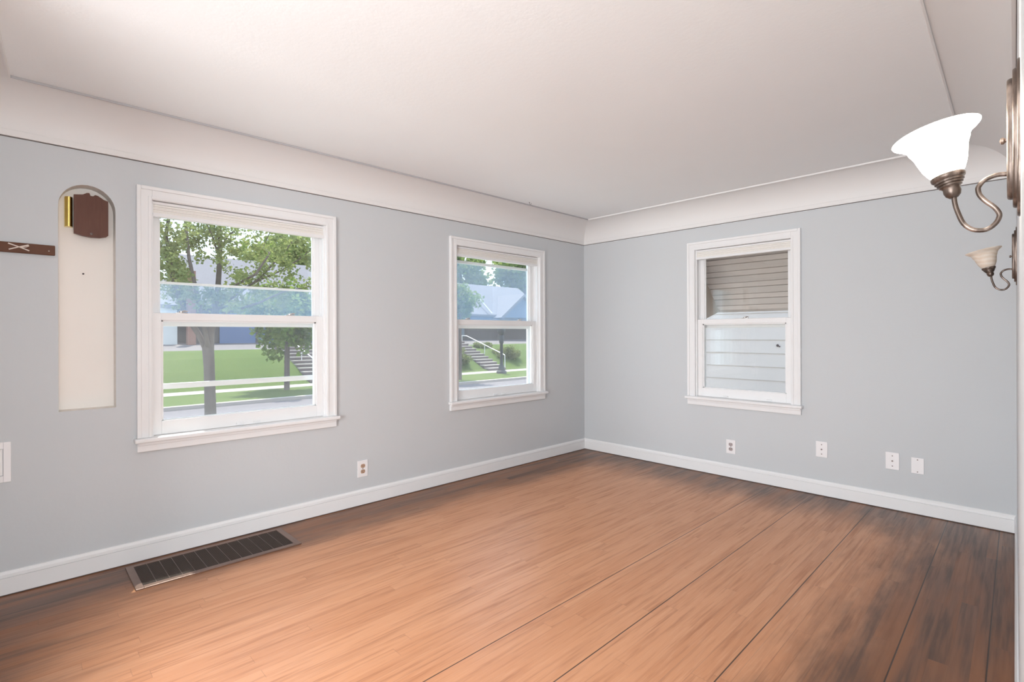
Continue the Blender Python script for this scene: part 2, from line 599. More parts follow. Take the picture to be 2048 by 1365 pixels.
wall_left = wall_slab('wall_left', rect(-4.9, 0.0, 0, 2.43),
                      [(wh(W1C, W1W), True), (wh(W2C, W2W), True), (niche_out, False)], T,
                      lambda u, d, z: (-d, u, z), M['wall'],
                      'pale blue-grey plaster wall with two street windows and the arched niche')
wall_far = wall_slab('wall_far', rect(-T, XB + 0.2, 0, 2.43), [(wh(W3C, W3W), True)], T,
                     lambda u, d, z: (u, d, z), M['wall'],
                     'pale blue-grey end wall with the single window facing the neighbour')
YE = -3.86                        # right wall stops here: opening beside the camera
mb = MB()
th = 0.11
xr = lambda y: XB - K * y
mb.poly([(xr(0), 0, 0), (xr(0) + th, 0, 0), (xr(YE) + th, YE, 0), (xr(YE), YE, 0)], (0, 0, 2.43))
mb.poly([(xr(YE), YE, 2.12), (xr(YE) + th, YE, 2.12), (xr(-4.9) + th, -4.9, 2.12), (xr(-4.9), -4.9, 2.12)], (0, 0, 0.31))
tag(mb.build('wall_right', M['wall']), 'pale wall at the right edge carrying the two sconces', 'wall', kind='structure')
# back wall, behind the camera, with a broad opening added to pass the fill light
bd = (Ck - Dk).normalized()
bl = (Ck - Dk).length
OB = (1.20, 3.36)
wall_back = wall_slab('wall_back', [(-0.2, 0), (OB[0], 0), (OB[0], 2.195), (OB[1], 2.195), (OB[1], 0), (bl + 0.12, 0), (bl + 0.12, 2.43), (-0.2, 2.43)], [], 0.12,
                      lambda u, d, z: (Dk.x + bd.x * u + bd.y * d, Dk.y + bd.y * u - bd.x * d, z), M['wall'],
                      'pale wall behind the viewpoint with a broad opening added for the fill light')
# unseen room added behind the camera to spread the fill light
mb = MB()
mb.box(-0.7, -0.6, -7.0, -4.85, 0, 2.43)
mb.box(4.95, 5.05, -7.0, -5.15, 0, 2.43)
mb.box(-0.7, 1.1, -7.0, -6.9, 0, 2.43)
mb.box(4.4, 5.05, -7.0, -6.9, 0, 2.43)
mb.box(1.1, 4.4, -7.0, -6.9, 0, 0.35)
mb.box(1.1, 4.4, -7.0, -6.9, 2.15, 2.43)
tag(mb.build('wall_fill_room', M['wall']), 'pale walls of the added fill-light room behind the viewpoint', 'wall', kind='structure')
mb = MB()
mb.box(-0.7, 5.05, -7.0, -5.0, 2.43, 2.5)
tag(mb.build('ceiling_fill_room', M['ceil']), 'plain white ceiling of the added fill-light room behind the viewpoint', 'ceiling', kind='structure')
mb = MB()  # window frame added behind the fill lamp
for (u0, u1, z0, z1) in ((1.1, 1.17, 0.35, 2.15), (4.33, 4.4, 0.35, 2.15), (1.17, 4.33, 2.08, 2.15), (1.17, 4.33, 0.35, 0.42), (2.72, 2.78, 0.42, 2.08)):
    mb.box(u0, u1, -6.99, -6.91, z0, z1)
tag(mb.build('window_4', M['sash']), 'broad white framed window added behind the viewpoint at the fill lamp', 'window', kind='structure')

# small hall beyond the opening at the camera's right shoulder
mb = MB()
mb.box(4.75, 4.85, -5.1, -3.4, 0, 2.43)
mb.box(xr(-3.5) + th, 4.75, -3.5, -3.4, 0, 2.43)
mb.box(3.60, 4.75, -5.2, -5.1, 0, 2.43)
tag(mb.build('wall_hall', M['wall']), 'plain walls of the little hall beyond the opening', 'wall', kind='structure')
mb = MB()
mb.box(xr(-4.4) + 0.02, 4.85, -5.2, -3.4, 2.43, 2.5)
tag(mb.build('ceiling_hall', M['ceil']), 'plain white ceiling of the little hall beyond the opening', 'ceiling', kind='structure')

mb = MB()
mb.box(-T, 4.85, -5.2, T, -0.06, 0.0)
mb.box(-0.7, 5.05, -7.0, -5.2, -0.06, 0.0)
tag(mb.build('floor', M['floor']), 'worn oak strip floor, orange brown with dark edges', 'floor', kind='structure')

mb = MB()
q = inset(0.236)
mb.poly([(p.x, p.y, HC) for p in q][::-1], (0, 0, 0.05))
tag(mb.build('ceiling', M['ceil']), 'flat off-white ceiling framed by the cove', 'ceiling', kind='structure')
mb = MB()
mb.box(-T - 0.02, XB + 0.5, -5.1, T + 0.02, HC + 0.055, HC + 0.13)
tag(mb.build('ceiling_deck', M['soffit']), 'roof deck above the plaster ceiling', 'ceiling', kind='structure')

# coves: ledge, concave sweep, small lip at the ceiling
prof = [(0.0, H), (0.012, H), (0.014, H + 0.004), (0.014, H + 0.030), (0.010, H + 0.034)]
RX, RZ = 0.222, 0.171
for k in range(0, 17):
    t = (PI / 2) * k / 16
    prof.append((0.012 + RX * (1 - math.cos(t)), H + 0.036 + RZ * math.sin(t) - 0.004))
prof += [(0.233, HC - 0.010), (0.240, HC - 0.011), (0.243, HC - 0.008), (0.243, HC + 0.002)]
names = ['far', 'right', 'back', 'left']
labels = ['white plaster cove along the top of the end wall', 'white plaster cove along the top of the sconce wall',
          'white plaster cove along the wall behind the viewpoint', 'white plaster cove along the top of the street window wall']
insets = [inset(max(a, 0.0)) for a, _ in prof]
for i in range(4):
    bm = bmesh.new()
    r0, r1 = [], []
    for (a, z), ins in zip(prof, insets):
        p, q_ = ins[i], ins[(i + 1) % 4]
        r0.append(bm.verts.new((p.x, p.y, z)))
        r1.append(bm.verts.new((q_.x, q_.y, z)))
    # closed back so the cove is solid plaster
    p, q_ = QUAD[i], QUAD[(i + 1) % 4]
    r0.append(bm.verts.new((p.x, p.y, HC + 0.002)))
    r1.append(bm.verts.new((q_.x, q_.y, HC + 0.002)))
    n = len(r0)
    for k in range(n):
        k2 = (k + 1) % n
        bm.faces.new((r0[k], r0[k2], r1[k2], r1[k]))
    bm.faces.new(r0)
    bm.faces.new(r1[::-1])
    bmesh.ops.recalc_face_normals(bm, faces=bm.faces)
    me = bpy.data.meshes.new('trim')
    bm.to_mesh(me)
    bm.free()
    me.materials.append(M['cove'])
    for pl in me.polygons:
        pl.use_smooth = True
    me.set_sharp_from_angle(angle=math.radians(35))
    o = bpy.data.objects.new('trim_%d' % (i + 1), me)
    COL.objects.link(o)
    tag(o, labels[i], 'cove moulding', kind='structure')
    # hairline crack where the cove meets the wall paint
    mbk = MB()
    d = (QUAD[(i + 1) % 4] - QUAD[i]).normalized()
    nn = Vector((d.y, -d.x))
    P, Q = QUAD[i], QUAD[(i + 1) % 4]
    mbk.poly([(P.x, P.y, H - 0.0035), (Q.x, Q.y, H - 0.0035), (Q.x + nn.x * 0.002 - d.x * 0.002, Q.y + nn.y * 0.002 - d.y * 0.002, H - 0.0035),
              (P.x + nn.x * 0.002 + d.x * 0.002, P.y + nn.y * 0.002 + d.y * 0.002, H - 0.0035)], (0, 0, 0.0035))
    k_ = mbk.build('crack_line', M['crack'], o)
    if i == 3:
        # grey strip painting in the shaded edge of this cove's lip
        p, q_ = inset(0.2425)[3], inset(0.2425)[0]
        p2, q2 = inset(0.2465)[3], inset(0.2465)[0]
        ms = MB()
        ms.poly([(p.x, p.y, HC - 0.0115), (q_.x, q_.y, HC - 0.0115), (q2.x, q2.y, HC - 0.0115), (p2.x, p2.y, HC - 0.0115)], (0, 0, 0.0112))
        ms.build('dark_line', M['dark_line'], o)

# baseboards
BP = [(0.0, 0.005), (0.013, 0.005), (0.013, 0.083), (0.0085, 0.0840), (0.0085, 0.0862), (0.0135, 0.0870), (0.0125, 0.100), (0.006, 0.113), (0.0, 0.114)]


def baseboard(name, p, q_, label, f0=1.0, mit0=1, mit1=1):
    d = (Vector(q_) - Vector(p)).normalized()
    nn = Vector((d.y, -d.x))
    bm = bmesh.new()
    r0, r1 = [], []
    for a, z in BP:
        a *= f0
        P = Vector(p) + nn * a + d * a * mit0
        Q = Vector(q_) + nn * a - d * a * mit1
        r0.append(bm.verts.new((P.x, P.y, z)))
        r1.append(bm.verts.new((Q.x, Q.y, z)))
    n = len(r0)
    for k in range(n):
        k2 = (k + 1) % n
        bm.faces.new((r0[k], r0[k2], r1[k2], r1[k]))
    bm.faces.new(r0)
    bm.faces.new(r1[::-1])
    bmesh.ops.recalc_face_normals(bm, faces=bm.faces)
    me = bpy.data.meshes.new(name)
    bm.to_mesh(me)
    bm.free()
    me.materials.append(M['trim'])
    o = bpy.data.objects.new(name, me)
    COL.objects.link(o)
    tag(o, label, 'baseboard', kind='structure')
    # dark gap under the board
    m2 = MB()
    P, Q = Vector(p), Vector(q_)
    a = 0.010 * f0
    m2.poly([(P.x, P.y, 0.0), (Q.x, Q.y, 0.0), (Q.x + nn.x * a, Q.y + nn.y * a, 0.0), (P.x + nn.x * a, P.y + nn.y * a, 0.0)], (0, 0, 0.005))
    m2.build('floor_gap', M['crack'], o)
    return o


baseboard('baseboard_far', A, Bc, 'white baseboard along the end wall')
baseboard('baseboard_left', Dk, A, 'white baseboard along the street window wall')
baseboard('baseboard_right', Bc, Vector((xr(YE), YE)), 'white baseboard at the foot of the sconce wall', 0.75, 1, 0)
baseboard('baseboard_back', Dk + bd * OB[0], Dk, 'white baseboard on the short wall behind the viewpoint', 1.0, 0, 1)

# niche lining
mb = MB()
DN = 0.09
bm = mb.bm
fr = [bm.verts.new((0.0006, y, z)) for y, z in niche_out]
bk = [bm.verts.new((-DN, y, z)) for y, z in niche_out]
n = len(fr)
for k in range(n):
    k2 = (k + 1) % n
    bm.faces.new((fr[k], fr[k2], bk[k2], bk[k]))
bm.faces.new(bk)
niche = mb.build('trim_5', M['niche'])
tag(niche, 'tall cream painted niche with a round arched top in the street window wall', 'niche', kind='structure')
mb = MB()
mb.tube([(-DN, -4.168, 1.568), (-DN + 0.004, -4.168, 1.568)], 0.0045, 10)
tag(mb.build('nail', M['slot']), 'small dark nail in the cream niche below the door chime', 'nail')


# ------------------------------------------------------------------ windows (local x along wall, y outwards, z up from the apron)
def window(idx, loc, rz, wd, label, bars, haze_top):
    ZR = 0.598
    root = empty('window_%d' % idx, (loc[0], loc[1], ZR), rz)
    tag(root, label, 'window', kind='structure')
    z = lambda v: v - ZR
    hw = wd / 2
    cw = 0.071
    # casing: flat board with a raised outer bead and a step at the inner edge
    mb = MB()
    for s in (-1, 1):
        xo, xi = s * (hw + cw), s * hw
        a, c_ = sorted((xo, xi))
        mb.box(a, c_, -0.018, 0.0, z(0.676), z(ZT + cw), 0.002)
        a, c_ = sorted((xo, xo - s * 0.020))
        mb.box(a, c_, -0.026, -0.018, z(0.676), z(ZT + cw), 0.003)
        a, c_ = sorted((xi + s * 0.004, xi + s * 0.018))
        mb.box(a, c_, -0.022, -0.018, z(0.676), z(ZT + 0.018), 0.002)
    mb.box(-hw, hw, -0.018, 0.0, z(ZT), z(ZT + cw), 0.002)
    mb.box(-hw - cw + 0.02, hw + cw - 0.02, -0.026, -0.018, z(ZT + cw - 0.020), z(ZT + cw), 0.003)
    mb.box(-hw - 0.004, hw + 0.004, -0.022, -0.018, z(ZT + 0.004), z(ZT + 0.018), 0.002)
    mb.build('casing', M['trim'], root)
    mb = MB()
    mb.box(-hw - cw - 0.014, hw + cw + 0.014, -0.052, 0.0, z(0.652), z(0.676), 0.006)
    mb.box(-hw, hw, -0.001, 0.13, z(0.652), z(0.676))
    mb.build('stool', M['trim'], root)
    mb = MB()
    mb.box(-hw - cw, hw + cw, -0.022, 0.0, z(0.600), z(0.652), 0.003)
    mb.box(-hw - cw + 0.002, hw + cw - 0.002, -0.028, -0.021, z(0.634), z(0.652), 0.003)
    mb.build('apron', M['trim'], root)
    # jamb lining with stop and parting bead
    mb = MB()
    for s in (-1, 1):
        a, c_ = sorted((s * hw, s * (hw + J)))
        mb.box(a, c_, 0.0, T, z(0.655), z(ZT + J))
        for (y0, y1) in ((0.006, 0.026), (0.068, 0.074)):
            a, c_ = sorted((s * hw, s * (hw - 0.009)))
            mb.box(a, c_, y0, y1, z(0.676), z(ZT))
    mb.box(-hw, hw, 0.0, T, z(ZT), z(ZT + J))
    mb.box(-hw, hw, 0.13, T + 0.03, z(0.640), z(0.668))
    mb.build('jamb', M['sash'], root)

    def sash(name, y0, y1, z0, z1, st, top, bot, inner):
        mb = MB()
        for s in (-1, 1):
            a, c_ = sorted((s * (hw - 0.004), s * (hw - st)))
            mb.box(a, c_, y0, y1, z(z0), z(z1), 0.002)
        mb.box(-hw + st, hw - st, y0, y1, z(z1 - top), z(z1), 0.002)
        mb.box(-hw + st, hw - st, y0, y1, z(z0), z(z0 + bot), 0.002)
        # glazing bead a step behind the face
        g = 0.010
        for s in (-1, 1):
            a, c_ = sorted((s * (hw - st), s * (hw - st - g)))
            mb.box(a, c_, y0 + 0.012, y1 - 0.004, z(z0 + bot), z(z1 - top))
        mb.box(-hw + st, hw - st, y0 + 0.012, y1 - 0.004, z(z1 - top - g * 0.9), z(z1 - top))
        mb.box(-hw + st, hw - st, y0 + 0.012, y1 - 0.004, z(z0 + bot), z(z0 + bot + g * 0.5))
        o = mb.build(name, M['sash'], root)
        mg = MB()
        ym = (y0 + y1) / 2 + 0.004
        mg.box(-hw + st, hw - st, ym, ym + 0.003, z(z0 + bot), z(z1 - top))
        mg.build('glass', M['glass'], o)
        return o

    up = sash('upper_sash', 0.076, 0.106, 1.330, ZT - 0.002, 0.044, 0.050, 0.036, 0.01)
    low = sash('lower_sash', 0.028, 0.066, 0.677, 1.368, 0.050, 0.041, 0.076, 0.01)
    # sash locks on the meeting rail
    for fx in ((-0.70, 0.55) if wd > 0.9 else (0.05,)):
        mk = MB()
        x = fx * hw
        mk.box(x - 0.028, x + 0.028, 0.034, 0.058, z(1.368), z(1.373), 0.001)
        mk.lathe([(0.012, 0), (0.012, 0.007), (0.008, 0.010), (0.0, 0.010)], (x, 0.046, z(1.373)), n=16)
        mk.tube([(x, 0.046, z(1.378)), (x + 0.016, 0.042, z(1.383)), (x + 0.032, 0.036, z(1.380))], [0.004, 0.0045, 0.003], 8)
        mk.build('sash_lock', M['lock'], low, smooth=True)
    # sash lifts at the bottom rail
    for fx in ((-0.08, 0.12) if wd > 0.9 else (-0.35, 0.55)):
        mk = MB()
        x = fx * hw
        mk.box(x - 0.022, x + 0.022, 0.024, 0.030, z(0.680), z(0.697), 0.002)
        mk.box(x - 0.020, x + 0.020, 0.014, 0.026, z(0.692), z(0.697), 0.002)
        mk.build('sash_lift', M['sash'], low)
    # aluminium storm window outside
    mb = MB()
    y0, y1 = 0.118, 0.136
    st = 0.034
    for s in (-1, 1):
        a, c_ = sorted((s * hw, s * (hw - st)))
        mb.box(a, c_, y0, y1, z(0.668), z(ZT), 0.001)
    mb.box(-hw + st, hw - st, y0, y1, z(ZT - 0.03), z(ZT), 0.001)
    mb.box(-hw + st, hw - st, y0, y1, z(1.293), z(1.345), 0.001)
    mb.box(-hw + st, hw - st, y0, y1, z(0.668), z(0.710), 0.001)
    for (a, c_) in bars:
        mb.box(-hw + st, hw - st, y0 - 0.003, y1, z(a), z(c_), 0.001)
    so = mb.build('storm_frame', M['storm'], root)
    mg = MB()
    zt = ZT - 0.03 if haze_top is None else haze_top
    mg.box(-hw + st, hw - st, 0.126, 0.129, z(1.345), z(zt))
    mg.build('upper_screen_pane', M['screen_blue'] if haze_top is not None else M['glass'], so)
    if haze_top is not None and haze_top < 1.9:
        mg = MB()
        mg.box(-hw + st, hw - st, 0.126, 0.129, z(haze_top), z(ZT - 0.03))
        mg.build('storm_pane', M['glass'], so)
    mg = MB()
    mg.box(-hw + st, hw - st, 0.126, 0.129, z(0.710), z(1.293))
    mg.build('lower_storm_pane', M['low_reflection_veil'] if haze_top is not None else M['glass'], so)
    return root


r90 = PI / 2
window(1, (0, W1C), r90, W1W, 'wide white sash window beside the arched niche, looking onto a street tree', ((1.541, 1.555), (0.925, 0.957)), 1.541)
window(2, (0, W2C), r90, W2W, 'white sash window nearest the room corner, looking onto hillside steps', ((1.868, 1.892),), 1.868)
window(3, (W3C, 0), 0.0, W3W, 'narrow white sash window in the end wall, facing an awning and white siding', (), None)


def blind(loc, rz, wd, label):
    root = empty('window_blind', (loc[0], loc[1], 1.905), rz)
    tag(root, label, 'blind', 'raised window blinds')
    hw = wd / 2 - 0.004
    mb = MB()
    mb.box(-hw, hw, 0.004, 0.040, 0.071, 0.086, 0.002)
    mb.build('headrail', M['trim'], root)
    mb = MB()
    for k in range(5):
        mb.box(-hw + 0.002, hw - 0.002, 0.007 + 0.002 * (k % 2), 0.036, 0.022 + k * 0.009, 0.0305 + k * 0.009, 0.002)
    mb.box(-hw + 0.004, hw - 0.004, 0.014, 0.034, 0.066, 0.071)
    mb.build('pleated_fabric', M['blind'], root)
    mb = MB()
    mb.box(-hw + 0.001, hw - 0.001, 0.002, 0.040, 0.003, 0.022, 0.003)
    mb.build('bottom_rail', M['trim'], root)
    return root


blind((0, W1C), r90, W1W, 'white pleated blind drawn up at the top of the window with the street tree')
bw2 = blind((0, W2C), r90, W2W, 'white pleated blind drawn up at the top of the window beside the corner')
blind((W3C, 0), 0.0, W3W, 'cream pleated blind drawn up above the awning view')
# pull cord hanging in the corner window
mb = MB()
xl = W2W / 2 - 0.030
mb.tube([(xl, 0.000, 0.002), (xl - 0.004, 0.004, -0.5), (xl - 0.012, 0.006, -0.90), (xl - 0.030, 0.010, -1.06), (xl - 0.060, 0.015, -1.12),
         (xl - 0.100, 0.018, -1.05), (xl - 0.075, 0.012, -0.85), (xl - 0.030, 0.006, -0.45), (xl - 0.004, 0.002, 0.002)], 0.0016, 6)
mb.build('pull_cord', M['trim'], bw2)


# ------------------------------------------------------------------ wall plates
def plate_body(root, w, h_):
    mb = MB()
    mb.box(-w / 2, w / 2, -0.006, 0.0, 0, h_, 0.0025)
    return mb.build('cover_plate', M['plate'], root)


def screws(root, zs):
    for zz in zs:
        mb = MB()
        mb.lathe([(0.0, 0.0), (0.0042, 0.0), (0.0036, 0.0016), (0.0, 0.002)], (0, -0.0055, zz), (0, -1, 0), 12)
        mb.build('screw', M['screw'], root)


def outlet(loc, rz, label, recmat):
    root = empty('electrical_outlet', loc, rz)
    tag(root, label, 'outlet')
    plate_body(root, 0.080, 0.119)
    for zz in (0.0395, 0.0795):
        mb = MB()
        pts = []
        for k in range(28):
            a = 2 * PI * k / 28
            pts.append((0.0172 * math.cos(a), -0.0085, zz + max(-0.0138, min(0.0138, 0.0172 * math.sin(a)))))
        mb.poly(pts, (0, 0.004, 0))
        r_ = mb.build('receptacle', recmat, root)
        ms = MB()
        ms.box(-0.0085, -0.0055, -0.0089, -0.0080, zz - 0.002, zz + 0.008)
        ms.box(0.0055, 0.0085, -0.0089, -0.0080, zz - 0.001, zz + 0.007)
        ms.lathe([(0.0, 0.0), (0.0028, 0.0), (0.0028, 0.0008), (0, 0.0008)], (0, -0.0081, zz - 0.0075), (0, -1, 0), 10)
        ms.build('slot', M['slot'], r_)
    screws(root, (0.0595,))
    return root


outlet((0, -2.610, 0.2045), r90, 'white outlet with two tan receptacles low on the street window wall', M['ivory'])
outlet((1.583, 0, 0.206), 0, 'white outlet with two grey receptacles below the awning window', M['whiterec'])


def jack(loc, label, centre, w=0.079):
    root = empty('wall_plate', loc, 0)
    tag(root, label, 'wall plate')
    hh = 0.119 if centre else 0.108
    plate_body(root, w, hh)
    screws(root, (hh * 0.2, hh * 0.8) if centre else (0.013, hh - 0.013))
    if centre:
        mb = MB()
        mb.lathe([(0.0, 0.0), (0.0055, 0.0), (0.0055, 0.003), (0.0036, 0.003), (0.0036, 0.009), (0.0, 0.009)],
                 (0, -0.0055, hh * 0.5), (0, -1, 0), 14)
        mb.build('cable_connector', M['screw'], root)


jack((2.276, 0, 0.2935), 'white cable plate on the end wall, nearest the two-receptacle outlet', True)
jack((2.716, 0, 0.282), 'white cable plate with a centre connector, just beside the blank plate', True)
jack((2.856, 0, 0.278), 'blank white plate with only two screws, nearest the sconce wall', False, 0.070)

# access panel at the left edge
root = empty('wall_panel', (0, -4.535, 0.541), r90)
tag(root, 'white framed cover panel on the wall at the left edge, below the wooden rail', 'panel')
mb = MB()
for (x0, x1, z0, z1) in ((-0.091, -0.064, 0, 0.192), (0.064, 0.091, 0, 0.192), (-0.064, 0.064, 0, 0.031), (-0.064, 0.064, 0.160, 0.192)):
    mb.box(x0, x1, -0.010, 0.0, z0, z1, 0.002)
mb.build('frame', M['plate'], root)
mb = MB()
mb.box(-0.062, 0.062, -0.006, 0.0, 0.033, 0.158, 0.001)
mb.build('panel', M['plate'], root)

# ------------------------------------------------------------------ wooden rail with a crossed cord
root = empty('coat_rail', (0, -4.47, 1.640))
tag(root, 'dark wooden rail with a white cord cross, left of the niche', 'rail')
mb = MB()
mb.box(0.0, 0.018, -4.640, -4.284, 1.641, 1.690, 0.003)
rebase(mb.build('board', M['walnut'], root), root)
mb = MB()
yc, zc = -4.414, 1.668
mb.tube([(0.0205, yc - 0.038, zc + 0.015), (0.022, yc, zc + 0.001), (0.0205, yc + 0.036, zc - 0.014)], [0.0030, 0.0022, 0.0026], 8)
mb.tube([(0.0205, yc - 0.036, zc - 0.014), (0.024, yc, zc + 0.001), (0.0205, yc + 0.033, zc + 0.014)], [0.0026, 0.0022, 0.0026], 8)
mb.tube([(0.022, yc + 0.004, zc - 0.001), (0.022, yc + 0.024, zc + 0.003), (0.0205, yc + 0.035, zc + 0.010)], 0.0018, 8)
rebase(mb.build('cord_cross', M['cord'], root, smooth=True), root)
mb = MB()
mb.lathe([(0, 0), (0.003, 0), (0.002, 0.001), (0, 0.0012)], (0.018, -4.307, 1.661), (1, 0, 0), 10)
rebase(mb.build('screw', M['lock'], root), root)

# ------------------------------------------------------------------ door chime in the niche
root = empty('door_chime', (-0.06, -4.150, 1.765))
tag(root, 'brown door chime box with a brass tube, at the top of the niche', 'door chime')
y0, y1 = -4.209, -4.068


def chime_outline(off):
    ym = (y0 + y1) / 2
    pts = [(y0 + off, 1.772 + off), (ym - 0.035, 1.762 + off), (ym, 1.758 + off), (ym + 0.035, 1.760 + off), (y1 - 0.008, 1.768 + off), (y1 - off, 1.776 + off)]
    pts += [(y1 - off, 1.958 - off), (y1 - 0.018, 1.964 - off), (ym + 0.028, 1.981 - off), (ym + 0.016, 1.984 - off), (ym + 0.008, 1.976 - off), (ym - 0.003, 1.976 - off),
            (ym - 0.008, 1.990 - off), (ym - 0.018, 1.989 - off), (ym - 0.034, 1.978 - off), (y0 + 0.014, 1.974 - off), (y0 + off, 1.972 - off)]
    return pts


mb = MB()
mb.poly([(-0.088, p, q_) for p, q_ in chime_outline(0.006)], (0.036, 0, 0))
rebase(mb.build('back_box', M['chimedark'], root), root)
mb = MB()
mb.poly([(-0.052, p, q_) for p, q_ in chime_outline(0.0)], (0.020, 0, 0))
rebase(mb.build('front_cover', M['chime'], root), root)
mb = MB()
ym = (y0 + y1) / 2
mb.lathe([(0, 0), (0.006, 0), (0.005, 0.004), (0, 0.005)], (-0.032, ym, 1.776), (1, 0, 0), 14)
mb.lathe([(0, 0), (0.003, 0), (0.002, 0.004), (0, 0.005)], (-0.028, ym, 1.776), (1, 0, 0), 10)
rebase(mb.build('screw', M['screw'], root), root)
mb = MB()
pts = []
for k in range(13):
    a = PI * k / 12
    pts.append((-0.088 + 0.045 * math.sin(a) ** 0.5, -4.228 - 0.0165 * math.cos(a), 1.806))
mb.poly(pts, (0, 0, 0.154))
rebase(mb.build('brass_tube', M['brass'], root, smooth=True), root)

# ------------------------------------------------------------------ floor register
root = empty('floor_vent', (0.23, -3.61, 0.0))
tag(root, 'long dark metal floor register by the baseboard under the street tree window', 'vent')
X0, X1, Y0, Y1 = 0.060, 0.397, -4.012, -3.212
mb = MB()
fw = 0.034
mb.box(X0, X1, Y0, Y0 + fw, 0.0, 0.007, 0.002)
mb.box(X0, X1, Y1 - fw, Y1, 0.0, 0.007, 0.002)
mb.box(X0, X0 + 0.022, Y0 + fw, Y1 - fw, 0.0, 0.007, 0.002)
mb.box(X1 - fw, X1, Y0 + fw, Y1 - fw, 0.0, 0.007, 0.002)
rebase(mb.build('frame', M['ventframe'], root), root)
mb = MB()
mb.box(X0 + 0.022, X1 - fw, Y0 + fw, Y1 - fw, 0.0002, 0.0008)
rebase(mb.build('duct_opening', M['ventdark'], root), root)
mb = MB()
nx = 30
gx0, gx1 = X0 + 0.022, X1 - fw
for k in range(nx):
    x = gx0 + (gx1 - gx0) * (k + 0.5) / nx
    mb.box(x - 0.0022, x + 0.0022, Y0 + fw, Y1 - fw, 0.0010, 0.0050)
rebase(mb.build('grille_slats', M['grille'], root), root)
for k in range(1, 13):
    y = Y0 + fw + (Y1 - Y0 - 2 * fw) * k / 13
    mb = MB()
    mb.box(gx0, gx1, y - 0.0011, y + 0.0011, 0.0012, 0.0060)
    rebase(mb.build('grille_bar', M['ventbar'], root), root)

# ------------------------------------------------------------------ ceiling hook
root = empty('ceiling_hook', (0.296, -1.155, HC))
tag(root, 'tiny white screw hook in the ceiling near the corner window', 'hook')
mb = MB()
mb.tube([(0, 0, 0), (0, 0, -0.012), (0.006, 0.004, -0.020), (0.013, 0.009, -0.016), (0.014, 0.010, -0.008)], 0.0018, 8)
mb.lathe([(0, 0), (0.006, 0), (0.004, -0.003), (0, -0.003)], n=14)
mb.build('hook', M['screw'], root, smooth=True)


